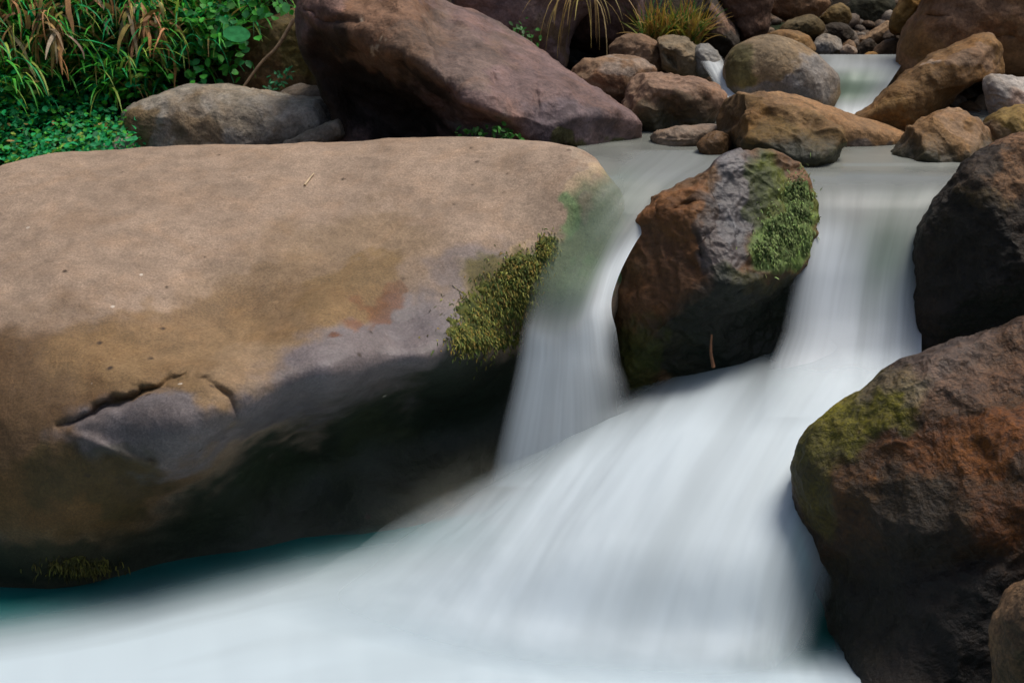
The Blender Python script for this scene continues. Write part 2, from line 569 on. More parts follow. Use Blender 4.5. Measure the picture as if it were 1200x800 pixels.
R = {}
R['main'] = build_rock("boulder", "huge smooth tan boulder with a mossy underside darkened by painted shade beside the left fall",
    [(-230, 300, 5.9), (-150, 246, 6.15), (-60, 219, 6.3), (0, 198, 6.4), (60, 184, 6.5), (150, 177, 6.55), (300, 171, 6.6), (420, 167, 6.6), (520, 164, 6.5), (600, 166, 6.4),
     (655, 169, 6.25), (690, 184, 6.1), (712, 208, 5.98), (738, 250, 5.95), (742, 310, 5.9), (722, 365, 5.8), (700, 420, 5.75),
     (660, 480, 5.75), (625, 550, 5.65), (560, 610, 5.5), (430, 690, 5.3), (300, 740, 5.1), (100, 790, 4.95), (-80, 800, 4.9), (-230, 700, 5.0), (-290, 500, 5.4)],
    6.0, .6, .9,
    ctrl=[(300, 220, 6.05), (120, 230, 5.95), (480, 215, 6.05), (600, 215, 5.98), (300, 300, 5.55), (100, 300, 5.45), (480, 300, 5.55), (590, 280, 5.65), (660, 250, 5.78), (690, 300, 5.74), (650, 340, 5.62),
          (300, 400, 5.0), (100, 400, 4.95), (0, 430, 4.85), (480, 385, 5.2), (570, 350, 5.45), (610, 345, 5.55), (545, 415, 5.25), (500, 435, 5.08), (400, 462, 4.92), (310, 486, 4.74), (240, 530, 4.62),
          (350, 505, 5.12), (430, 488, 5.3), (500, 462, 5.38), (300, 530, 5.0), (250, 570, 4.88), (350, 540, 5.3), (450, 515, 5.45), (550, 460, 5.55), (620, 420, 5.72), (300, 590, 5.12), (420, 580, 5.3), (520, 540, 5.55), (200, 620, 4.92), (60, 540, 4.58), (50, 620, 4.62), (120, 660, 4.78), (0, 690, 4.75)],
    nphi=620, nth=240, amp=.35, freq=1.4, mat=M_SMOOTH, seed=1, base=TAN, wet=.05, sat=1.1,
    cracks=[([(70, 500), (130, 474), (165, 462), (215, 440)], 7, .075), ([(190, 450), (240, 444), (266, 465), (276, 492)], 5, .03), ([(225, 540), (250, 515), (285, 500)], 5, .03), ([(85, 508), (150, 538), (225, 558)], 9, -.035), ([(130, 556), (190, 580), (260, 560)], 12, .03)],
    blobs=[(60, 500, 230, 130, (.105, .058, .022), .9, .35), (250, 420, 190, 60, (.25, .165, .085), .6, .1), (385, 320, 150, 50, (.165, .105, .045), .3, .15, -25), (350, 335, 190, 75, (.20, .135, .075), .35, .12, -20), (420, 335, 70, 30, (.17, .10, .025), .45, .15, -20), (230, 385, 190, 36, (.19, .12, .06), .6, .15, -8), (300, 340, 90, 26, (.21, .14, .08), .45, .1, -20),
           (440, 420, 160, 58, BLUEG, .88, .7, -22), (560, 340, 55, 60, (.17, .14, .135), .7, .5, -35), (330, 470, 90, 30, BLUEG, .75, .7, -20), (452, 360, 30, 15, (.17, .075, .035), .7, .15), (412, 388, 12, 8, (.13, .05, .02), .8, .15), (470, 345, 16, 8, (.16, .075, .035), .6, .15),
           (170, 510, 100, 45, (.15, .135, .14), .85, .35, -8), (70, 600, 110, 60, (.15, .085, .03), .7, .3), (60, 690, 200, 50, (.03, .03, .012), .85, .4),  # lower left darkened in colour to stand for shade, offsetting foam bounce
           (120, 560, 90, 30, MOSS_SHADE, .5, .3), (400, 575, 250, 92, (.016, .024, .012), .97, .45, -24), (560, 480, 95, 75, (.014, .020, .011), .97, .45), (330, 560, 50, 26, (.028, .04, .016), .6, .4, -24), (430, 520, 60, 18, (.03, .036, .014), .6, .4, -20), (300, 620, 70, 18, (.022, .034, .014), .6, .4, -15), (230, 640, 120, 50, (.02, .024, .012), .8, .5),  # near-black moss tones with the underside's shade painted in
           (680, 180, 40, 10, (.45, .36, .27), .5, .05, 40), (700, 205, 14, 30, (.45, .34, .22), .7, .1, 45), (672, 243, 58, 8, (.42, .31, .2), .75, .1, -52), (600, 312, 42, 9, (.40, .30, .2), .7, .1, -35),
           (690, 285, 44, 92, (.14, .17, .085), .9, .5, 25), (665, 250, 16, 34, ALGAE, .8, .5, 35), (690, 330, 22, 30, ALGAE, .8, .5, 20), (705, 240, 12, 26, (.20, .17, .12), .7, .5, 30), (650, 345, 40, 40, (.15, .16, .09), .7, .5), (600, 320, 26, 16, (.42, .31, .2), .7, .05, -60), (545, 340, 18, 26, (.42, .31, .2), .6, .05, 20),
           (580, 350, 45, 50, (.10, .085, .02), .85, .3, -45)],
    wetz=(.05, .35, (.02, .024, .012), .7))

R['centre'] = build_rock("boulder", "dark rock with rusty left face and mossy right shoulder splitting the two falls",
    [(722, 290, 5.85), (735, 265), (770, 230), (820, 205), (850, 184), (885, 179), (925, 184), (946, 208), (957, 255), (958, 300), (952, 345), (945, 400), (920, 450), (830, 490), (765, 500), (735, 460), (730, 400), (718, 340)],
    5.88, .42, .35,
    ctrl=[(880, 200, 5.78), (850, 250, 5.56), (800, 260, 5.6), (770, 300, 5.56), (790, 350, 5.42), (850, 320, 5.40), (900, 290, 5.50), (930, 290, 5.66), (830, 360, 5.46), (880, 345, 5.56), (880, 390, 5.74), (920, 370, 5.82), (800, 420, 5.6), (760, 400, 5.62), (750, 330, 5.62), (850, 420, 5.7)],
    nphi=360, nth=160, amp=.62, freq=2.3, sat=1.2, gain=.74, seed=2, planes=[((-.6, -.78, .2), .78), ((.3, -.72, .6), .78), ((.05, -.85, -.5), .84)], base=(.16, .09, .045), wet=.45, mat=M_ROCK,
    cracks=[([(838, 225), (845, 262), (815, 290), (808, 325), (790, 345)], 6, .07), ([(770, 235), (775, 290), (760, 330)], 5, .03), ([(905, 215), (890, 260), (900, 300)], 8, .03), ([(760, 350), (800, 365), (840, 352), (880, 330)], 6, .04), ([(835, 240), (800, 238), (775, 262)], 4, .025)],
    blobs=[(790, 255, 60, 40, RUST, .6, .25), (780, 330, 55, 50, (.17, .085, .045), .8, .2), (880, 210, 65, 42, (.13, .128, .135), .85, .9, 25), (848, 285, 34, 56, (.10, .094, .10), .75, .9, 25), (832, 255, 14, 40, (.05, .035, .025), .7, .7, 20), (868, 250, 16, 20, (.19, .185, .19), .5, .9),
           (932, 230, 26, 55, (.11, .13, .02), .9, .4, -15), (922, 275, 32, 34, (.20, .30, .085), .92, .4), (905, 215, 16, 40, (.06, .075, .02), .8, .4), (880, 330, 50, 25, (.05, .06, .014), .8, .4),
           (880, 380, 105, 66, (.010, .014, .008), .97, .5), (800, 430, 70, 40, (.015, .02, .01), .9, .4), (755, 430, 26, 60, (.06, .065, .014), .8, .4)])  # overhang's black shade painted into the rock colour, along with dark moss

R['slant'] = build_rock("boulder", "big purple brown boulder leaning right with an overhang painted black with shade behind the tan boulder",
    [(349, 15), (362, -25), (400, -70), (455, -60), (500, -2, 7.7), (560, 18, 7.7), (620, 52, 7.6), (680, 93, 7.4), (735, 130, 7.2), (752, 160, 7.05), (740, 200, 6.95), (700, 230), (600, 235), (480, 235), (400, 215), (394, 165), (384, 120), (362, 70)],
    7.6, .5, .9,
    ctrl=[(430, 0, 7.3), (385, 10, 7.25), (400, 40, 7.2), (450, 64, 6.92), (500, 95, 6.80), (545, 128, 6.76), (570, 145, 6.82), (640, 150, 6.75), (700, 160, 6.75), (520, 40, 7.2), (590, 80, 6.98), (650, 110, 6.88), (700, 135, 6.9), (375, 60, 7.55), (410, 100, 7.6), (450, 118, 7.55), (500, 140, 7.4), (440, 165, 7.5), (540, 165, 7.15), (620, 180, 6.8)],
    nphi=320, nth=130, amp=.7, freq=1.6, seed=3, base=PURP, wet=.2, sat=1.15, facets=2,
    cracks=[([(625, 85), (632, 120), (630, 150)], 3, .02), ([(360, 12), (385, 22), (440, 30)], 6, .05), ([(575, 80), (583, 105)], 4, .03)],
    blobs=[(450, 50, 60, 60, (.16, .085, .04), .7), (380, 0, 40, 25, (.22, .13, .10), .7), (520, 60, 80, 40, (.15, .11, .085), .6), (450, 125, 95, 52, (.016, .011, .008), .95, .2, 22), (380, 90, 34, 80, (.028, .018, .012), .9), (690, 160, 60, 40, (.13, .105, .115), .7), (580, 150, 40, 20, (.16, .15, .15), .6),  # black overhang and left face are shade painted into the colour
           (700, 185, 50, 14, (.07, .07, .02), .85, .3), (745, 180, 25, 20, (.05, .055, .015), .9, .3), (440, 42, 6, 5, (.5, .4, .3), .8)])

R['front'] = build_rock("boulder", "dark brown pitted boulder in the foreground beside the foaming cascade",
    [(936, 535), (952, 503), (1000, 466), (1060, 430), (1110, 405), (1160, 389), (1215, 372), (1330, 360), (1420, 450), (1440, 700), (1350, 880, 4.0), (1150, 940, 3.9), (1030, 890, 3.95), (990, 780, 4.2), (962, 690), (942, 620), (931, 570)],
    4.55, .55, .6, ctrl=[(1000, 520, 4.3), (1100, 480, 4.25), (1180, 470, 4.2), (1000, 600, 4.22), (1100, 570, 4.05), (1180, 600, 3.95), (1050, 680, 4.1), (1100, 740, 3.95), (1150, 700, 3.92), (1020, 740, 4.12), (1050, 800, 3.92), (1120, 820, 3.85), (1180, 780, 3.85), (1180, 420, 4.38)],
    nphi=440, nth=190, amp=.6, freq=2.4, sat=1.35, gain=.56, seed=4, planes=[((-.55, -.6, .6), .86), ((.1, -.95, .2), .87)], base=(.075, .037, .014), wet=.5, mat=M_ROUGH,
    blobs=[(1010, 495, 85, 38, (.22, .20, .04), .85, .35, -30), (970, 560, 36, 60, (.13, .115, .035), .75, .35), (1090, 440, 90, 24, (.22, .165, .135), .65, .75, -28), (1160, 430, 90, 30, (.16, .095, .06), .75, .5, -25),
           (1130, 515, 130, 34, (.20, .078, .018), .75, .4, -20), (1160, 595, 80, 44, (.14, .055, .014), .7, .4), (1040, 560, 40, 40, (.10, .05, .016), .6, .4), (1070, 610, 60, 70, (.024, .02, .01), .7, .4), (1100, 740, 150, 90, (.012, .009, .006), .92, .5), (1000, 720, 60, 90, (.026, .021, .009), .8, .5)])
R['corner'] = build_rock("rock", "small brown rock at the foot of the dark foreground boulder",
    [(1165, 765), (1175, 715), (1200, 682), (1260, 668), (1320, 760), (1290, 890), (1190, 890)], 3.66, .24, .2, nphi=120, nth=50, seed=5, base=(.17, .10, .05), wet=.15, mat=M_ROUGH, cat="rock")
R['right'] = build_rock("boulder", "dark wet boulder forming the right wall of the right fall",
    [(1113, 216), (1135, 190), (1170, 171), (1215, 158), (1300, 180), (1350, 300), (1310, 430), (1200, 470), (1110, 460), (1078, 420), (1074, 350), (1078, 290), (1091, 250)],
    5.75, .42, .5, ctrl=[(1150, 210, 5.55), (1120, 260, 5.5), (1180, 280, 5.36), (1120, 340, 5.48), (1180, 360, 5.5), (1130, 400, 5.6)],
    nphi=280, nth=120, amp=.65, freq=2.2, seed=6, gain=1.1, planes=[((-.65, -.75, .1), .8), ((0, -.85, .5), .85)], base=(.032, .021, .012), wet=.3, mat=M_ROUGH,
    blobs=[(1190, 190, 60, 30, (.16, .085, .04), .8, .2, -30), (1130, 300, 60, 70, (.016, .014, .007), .7, .4), (1150, 370, 70, 50, (.016, .012, .007), .7, .5), (1150, 230, 40, 14, (.07, .045, .015), .6)])
def stone(key, name, label, outline, Y, front, back, base, **kw):
    kw.setdefault('nphi', 190); kw.setdefault('nth', 84); kw.setdefault('facets', 17)
    kw['amp'] = kw.get('amp', 1.0) * 1.0
    kw.setdefault('sat', 1.15); kw.setdefault('gain', .92); kw.setdefault('power', 2.5)
    kw.setdefault('seed', 10 + len(R) * 3); kw.setdefault('cat', name)
    c_ = np.array(outline, float)[:, :2].mean(0)
    outline = [(c_[0] + (p[0] - c_[0]) * 1.05, c_[1] + (p[1] - c_[1]) * 1.04) for p in outline]
    R[key] = build_rock(name, label, outline, Y, front, back, base=base, **kw)

# left bank
stone('pale', "rock", "low pale grey rock with a flat top before the leafy bank",
    [(148, 142), (160, 125), (205, 109), (245, 103), (300, 109), (350, 119), (388, 123), (393, 150), (388, 180), (370, 215), (250, 225), (150, 215), (146, 165)], 7.95, .38, .4, (.32, .285, .24), facets=2, amp=.7,
    blobs=[(165, 155, 22, 40, (.18, .12, .055), .8), (230, 145, 28, 26, (.19, .135, .07), .6, .1, 40), (280, 130, 60, 20, (.24, .19, .13), .5), (350, 130, 45, 10, (.42, .39, .34), .6)])
stone('chip', "stone", "small whitish stone left of the pale grey rock", [(112, 178), (128, 163), (148, 152), (165, 165), (165, 195), (115, 195)], 7.75, .12, .15, (.40, .38, .34), nphi=60, nth=26)
stone('shelf', "stone", "thin pale slab leaning at the foot of the pale grey rock", [(335, 168), (352, 160), (375, 150), (396, 143), (402, 156), (385, 168), (350, 178)], 7.48, .08, .1, (.36, .31, .25), nphi=70, nth=28, facets=2)
stone('ochre', "boulder", "mossy ochre boulder in the leafy bank crossed by a pale root", [(264, 112), (270, 70), (292, 30), (330, 12), (370, 2), (410, 20), (415, 120), (380, 150), (290, 150)], 8.5, .35, .5, (.16, .105, .05),
    blobs=[(350, 60, 40, 30, (.12, .10, .03), .7), (300, 90, 30, 30, (.13, .075, .035), .7), (340, 25, 50, 20, (.07, .055, .02), .7)])
stone('nook', "stone", "small grey brown stone tucked behind the pale grey rock", [(322, 118), (345, 102), (372, 95), (395, 110), (395, 140), (330, 140)], 8.12, .16, .2, (.24, .20, .165), nphi=80, nth=34)
# behind
stone('lilac', "boulder", "smooth lilac grey boulder half hidden behind the leaning boulder", [(470, -60), (560, -110), (680, -90), (705, -20), (676, 22), (664, 45), (655, 80), (600, 70), (530, 25)], 8.8, .45, .6, (.21, .155, .15), amp=.5, facets=2,
    blobs=[(640, 50, 40, 14, (.13, .09, .05), .8), (610, 20, 60, 30, (.24, .18, .17), .6)])
stone('plum', "boulder", "dark plum boulder above the dry grass stalks", [(640, -90), (770, -90), (762, 5), (742, 40), (705, 78), (676, 75), (662, 30)], 9.1, .35, .5, (.12, .08, .075), amp=.6,
    blobs=[(690, 60, 40, 20, (.045, .03, .025), .8)])
stone('knob', "rock", "flat brown rock between the leaning boulder and the rounded rock", [(664, 82), (700, 69), (748, 72), (775, 100), (750, 140), (700, 125)], 7.85, .22, .3, (.21, .135, .085), nphi=100, nth=44,
    blobs=[(715, 92, 22, 14, (.15, .07, .035), .7), (735, 80, 30, 8, (.3, .25, .21), .6)])
stone('round', "rock", "rounded tan rock with a dark hollow in front at the pool's far edge", [(735, 118), (752, 90), (785, 73), (818, 80), (842, 103), (845, 140), (825, 160), (790, 185), (750, 185), (730, 155)], 7.55, .36, .4, (.24, .155, .105), amp=1.2,
    ctrl=[(790, 100, 7.3), (820, 105, 7.35), (800, 118, 7.26), (790, 135, 7.38), (760, 145, 7.28)],
    wetz=(1.32, 1.43, (.022, .022, .009), .9), blobs=[(800, 130, 40, 22, (.06, .042, .02), .75), (765, 150, 40, 22, (.14, .11, .07), .7), (800, 88, 40, 14, (.27, .175, .125), .6)])
stone('lowslab', "stone", "flat wet stone at the water line under the rounded tan rock", [(755, 165), (790, 153), (840, 149), (850, 165), (820, 178), (770, 182)], 7.0, .14, .2, (.19, .14, .10), nphi=90, nth=36, wet=.5)
stone('wedge', "stone", "dark brown wedge stone standing in the upper pool", [(810, 184), (825, 163), (845, 152), (855, 160), (855, 188), (830, 195)], 6.72, .12, .15, (.11, .06, .025), nphi=70, nth=30, wet=.4)
stone('shelfback', "rock", "flat grey brown rock below the yellow grass tuft", [(707, 72), (720, 52), (745, 38), (772, 42), (790, 58), (785, 80), (760, 92), (715, 92)], 8.5, .22, .3, (.22, .145, .095), nphi=100, nth=44)
stone('shelfside', "rock", "tan rock with a shadowed notch right under the grass tuft", [(770, 50), (790, 44), (812, 54), (824, 72), (818, 92), (795, 88), (775, 78)], 8.35, .2, .25, (.20, .155, .10), nphi=90, nth=40,
    cracks=[([(778, 62), (790, 70), (798, 82)], 5, .08)])
stone('blackrock', "rock", "dark rock with a pale upper edge right of the grass tuft", [(815, 30), (822, -10), (840, 0), (860, 32), (862, 58), (848, 74), (828, 66)], 9.0, .25, .3, (.05, .04, .03), nphi=90, nth=40,
    blobs=[(850, 22, 14, 18, (.22, .14, .10), .8, .1, 40)])
stone('umber', "boulder", "smooth umber boulder at the top above the little white trickle", [(830, -50), (905, -60), (898, 20), (890, 52), (868, 66), (858, 34), (838, 2)], 9.25, .3, .4, (.14, .085, .06), nphi=110, nth=48)
stone('trickle', "stone", "grey wet stone in the white trickle", [(805, 62), (822, 52), (842, 62), (850, 82), (835, 92), (815, 84)], 8.3, .14, .2, (.22, .21, .19), nphi=70, nth=30, wet=.5)
stone('tan', "rock", "smooth tan rock beside the small upper fall", [(853, 72), (868, 53), (900, 43), (935, 54), (962, 74), (978, 95), (970, 130), (900, 135), (866, 122), (852, 98)], 8.0, .32, .35, (.27, .20, .125), amp=.6, facets=2,
    blobs=[(868, 85, 18, 40, (.10, .09, .03), .8), (910, 105, 50, 14, (.22, .21, .22), .7, .4), (950, 95, 30, 26, (.24, .24, .24), .7, .5)])
stone('saddle', "boulder", "brown boulder with a mossy waterline beyond the centre of the pool", [(845, 122), (868, 112), (920, 117), (965, 130), (1000, 152), (1014, 182), (1010, 215), (960, 220), (900, 210), (850, 200), (843, 150)], 6.75, .42, .4, (.17, .105, .05), amp=1.0,
    ctrl=[(900, 135, 6.55), (960, 150, 6.45), (900, 165, 6.38), (960, 185, 6.3)],
    wetz=(1.32, 1.43, (.022, .022, .009), .9), blobs=[(920, 165, 60, 20, (.09, .06, .02), .7), (920, 125, 60, 8, (.30, .19, .11), .6, .1, 10), (870, 145, 25, 25, (.16, .09, .03), .6), (990, 190, 22, 22, (.04, .045, .014), .85), (900, 185, 80, 10, (.03, .028, .012), .8)])
stone('ramp', "rock", "long orange slab sloping right from behind the brown mossy boulder", [(868, 112), (930, 112), (1000, 138), (1060, 160), (1062, 182), (1040, 198), (1005, 200), (960, 160)], 7.1, .24, .3, (.28, .17, .09), amp=.7, facets=3,
    blobs=[(1035, 180, 30, 12, (.14, .115, .10), .85)])
stone('knuckle', "boulder", "orange brown boulder with a dark wet foot at the pool's right edge", [(1036, 202), (1055, 176), (1080, 146), (1110, 135), (1142, 146), (1168, 167), (1180, 190), (1170, 220), (1040, 222)], 6.75, .38, .4, (.24, .14, .065), amp=1.1,
    ctrl=[(1100, 160, 6.5), (1070, 180, 6.42), (1130, 180, 6.4)],
    wetz=(1.32, 1.43, (.022, .022, .009), .9), blobs=[(1110, 200, 80, 14, (.025, .024, .01), .95), (1130, 178, 14, 8, (.06, .04, .02), .7), (1130, 150, 40, 10, (.34, .23, .15), .6, .1, 25)])
stone('arch', "boulder", "rusty brown boulder arching over a black hollow", [(994, 152), (1020, 130), (1042, 105), (1082, 75), (1112, 60), (1150, 46), (1180, 55), (1196, 76), (1172, 85), (1142, 94), (1115, 112), (1088, 140), (1060, 168), (1030, 172)], 7.5, .35, .3, (.20, .115, .05), amp=.8, facets=2,
    blobs=[(1150, 65, 40, 14, (.24, .165, .115), .7), (1095, 73, 14, 6, (.45, .38, .32), .5), (1050, 130, 30, 30, (.22, .13, .05), .6)])
stone('brow', "boulder", "large rust streaked boulder rising behind the black hollow", [(1056, 90), (1062, 45), (1085, 5), (1100, -60), (1250, -90), (1330, 60), (1280, 140), (1195, 96), (1125, 84), (1070, 100)], 8.3, .45, .6, (.27, .155, .085), amp=.7, facets=2, nphi=200, nth=90,
    cracks=[([(1085, 20), (1110, 22)], 4, .03), ([(1150, 42), (1190, 42)], 4, .03)],
    blobs=[(1075, 60, 20, 50, (.17, .10, .04), .7), (1120, 20, 70, 8, (.22, .11, .05), .7, .1, 5), (1170, 40, 60, 7, (.20, .09, .04), .7), (1150, 10, 70, 18, (.30, .19, .13), .6)])
stone('white', "rock", "pale whitish rock under the edge of the black hollow", [(1148, 122), (1153, 102), (1166, 86), (1200, 94), (1245, 110), (1255, 160), (1180, 165), (1150, 148)], 7.2, .2, .3, (.38, .34, .30), nphi=100, nth=44, blobs=[(1195, 115, 20, 16, (.3, .2, .16), .6)])
stone('tumble', "rock", "mossy ochre rock below the pale whitish rock", [(1140, 160), (1165, 142), (1200, 130), (1260, 140), (1270, 190), (1190, 200), (1150, 185)], 6.95, .25, .3, (.21, .14, .05), nphi=110, nth=48, amp=1.4, blobs=[(1170, 160, 30, 8, (.3, .22, .16), .6)])
# little stones upstream; extra dark ones added to blacken the shaded gap
LG = "small stones in the dark gap upstream"
for lab, ol, Y, b in [
    ("grey block of a stone above the small upper fall", [(953, 58), (958, 45), (970, 41), (986, 48), (988, 64), (972, 70), (955, 68)], 9.1, (.24, .215, .185)),
    ("long pale stone lying tilted in the dark gap", [(1003, 52), (1020, 38), (1040, 26), (1047, 34), (1040, 45), (1015, 56)], 9.3, (.30, .20, .12)),
    ("tiny grey stone between the grey block and the tilted stone", [(985, 60), (992, 52), (1002, 55), (1003, 64), (990, 67)], 9.0, (.25, .2, .16)),
    ("small orange stone at the edge of the upper water", [(1006, 72), (1015, 63), (1028, 62), (1034, 70), (1030, 78), (1010, 78)], 8.9, (.30, .17, .06)),
    ("yellowish pointed stone at the top of the dark gap", [(962, 22), (975, 8), (992, 5), (998, 18), (988, 32), (968, 32)], 9.6, (.19, .13, .055)),
    ("reddish tan stone at the top left of the dark gap", [(905, 10), (925, -12), (955, -14), (972, 8), (962, 24), (930, 26)], 9.5, (.24, .145, .085)),
    ("brown flat stone behind the smooth tan rock", [(893, 50), (905, 38), (930, 35), (948, 44), (950, 62), (910, 64)], 8.7, (.21, .125, .055)),
    ("dark brown stone below the tilted pale stone", [(1022, 62), (1040, 48), (1060, 50), (1066, 66), (1050, 80), (1028, 78)], 8.95, (.09, .055, .03)),
    ("ochre stone leaning on the large rust streaked boulder", [(1044, 30), (1055, 0), (1075, -25), (1095, -20), (1080, 15), (1066, 45), (1052, 52)], 8.9, (.22, .13, .045)),
    ("dark mossy stone deep in the dark gap", [(990, 30), (1000, 0), (1030, -12), (1052, 5), (1045, 30), (1015, 42)], 10.0, (.035, .034, .018)),
    ("olive stone under the reddish tan stone", [(915, 38), (930, 22), (958, 20), (965, 36), (940, 46)], 9.2, (.12, .09, .045)),
    ("dark angular stone beside the tilted pale stone", [(1000, 66), (1012, 48), (1026, 46), (1030, 60), (1012, 70)], 9.2, (.05, .034, .02)),
    ("blackish stone above the grey block", [(960, 40), (972, 28), (992, 30), (1000, 44), (985, 50), (968, 46)], 9.5, (.04, .03, .02)),
    ("dark brown stone wedged behind the olive stone", [(940, 44), (950, 30), (966, 32), (968, 48), (950, 54)], 9.35, (.06, .04, .022)),
    ("dark stone under the ochre leaning stone", [(1036, 44), (1046, 34), (1062, 44), (1070, 62), (1050, 66)], 9.15, (.05, .032, .018)),
]:
    sz = np.ptp(np.array(ol)[:, 0]) * Y / FPX
    stone(lab, "stone", lab, ol, Y, sz * .42, sz * .5, b, nphi=64, nth=28, facets=5, group=LG, amp=.9)

# gravel washed into the gaps upstream
ico = bpy.data.meshes.new("tmp")
import bmesh
bm_ = bmesh.new(); bmesh.ops.create_icosphere(bm_, subdivisions=2, radius=1.0); bm_.to_mesh(ico); bm_.free()
IV = np.array([v.co[:] for v in ico.vertices]); IF = [tuple(p.vertices) for p in ico.polygons]
bpy.data.meshes.remove(ico)
GVs, GFs, GCs = [], [], []
pal = [(.13, .09, .055), (.07, .05, .035), (.17, .14, .11), (.10, .06, .03), (.05, .042, .03)]
for k in range(420):
    if k < 260: px, py = RNG.uniform(880, 1075), RNG.uniform(-10, 78)
    elif k < 330: px, py = RNG.uniform(655, 860), RNG.uniform(25, 115)
    else: px, py = RNG.uniform(1100, 1200), RNG.uniform(80, 165)
    g = ground_hit(px, py)
    if g[1] < 6.9: continue
    r_ = RNG.uniform(.014, .05) * (1 if RNG.random() < .8 else 1.7)
    M_ = RNG.normal(size=(3, 3)); Q_, _ = np.linalg.qr(M_)
    v_ = IV * (1 + .35 * fbm(IV * .9 + k, 3, 5))[:, None] * [1.2, .9, .65]
    i0 = sum(len(a) for a in GVs)
    GVs.append((v_ @ Q_) * r_ + g + [0, 0, r_ * .3])
    GFs += [tuple(i + i0 for i in f) for f in IF]
    GCs.append(np.tile([*(np.array(pal[RNG.integers(len(pal))]) * RNG.uniform(.7, 1.3)), .3], (len(IV), 1)))
tag(mesh_obj("gravel", np.concatenate(GVs), GFs, M_ROCK, np.concatenate(GCs)), "brown gravel washed between the rocks upstream", "gravel", kind="stuff")

# ------------------------------------------------------------------ water
def sheet(name, label, pts, mat, nu, nv, uvw=(1, 1), wob=0.0, seed=0):
    """pts[row along the flow][column across] = (xyz, froth, algae tint, closedness)"""
    A = np.array([[np.r_[p[0], p[1], p[2], p[3]] for p in row] for row in pts], float)
    A = catmull(A, nv)
    A = np.swapaxes(catmull(np.swapaxes(A, 0, 1), nu), 0, 1)
    V = A[..., :3].reshape(-1, 3)
    at_ = np.clip(A[..., 3:].reshape(-1, 3), 0, 1)
    u, v = np.meshgrid(np.linspace(0, uvw[0], nu), np.linspace(0, uvw[1], nv))
    if wob:
        V[:, 2] += wob * fbm(np.stack([u.ravel() * 9, v.ravel() * 2.2, 0 * u.ravel() + seed], -1), 3, seed)
    C = np.stack([at_[:, 0], at_[:, 1], 0 * at_[:, 0], at_[:, 2]], -1)
    o = mesh_obj(name, V, gridfaces(nv, nu), mat, C, uv=np.stack([u.ravel(), v.ravel()], -1), cname="water")
    return tag(o, label, "water", kind="structure")

def row_z(z, cols):      # cols: (px, py, froth, tint, closed)
    return [(onz(c[0], c[1], z), *c[2:]) for c in cols]

ZU, ZL = 1.30, 0.0
# lower pool
V = np.array([(-6, .5, ZL), (6, .5, ZL), (6, 6.2, ZL), (-6, 6.2, ZL)])
tag(mesh_obj("lower_pool_water", V, [(0, 1, 2, 3)], M_DEEP), "dark teal lower pool under the white froth", "water", kind="structure")
def rows(spec):
    """spec: list of (py list, px list, Y list, froth list, tint list, closed list)"""
    out = []
    for py, px, Y, fr, ti, al in spec:
        n = len(px)
        f = lambda v: list(v) if isinstance(v, (list, tuple)) else [v] * n
        out.append([(at(x, y, d), a, b, c) for x, y, d, a, b, c in zip(px, f(py), f(Y), f(fr), f(ti), f(al))])
    return out

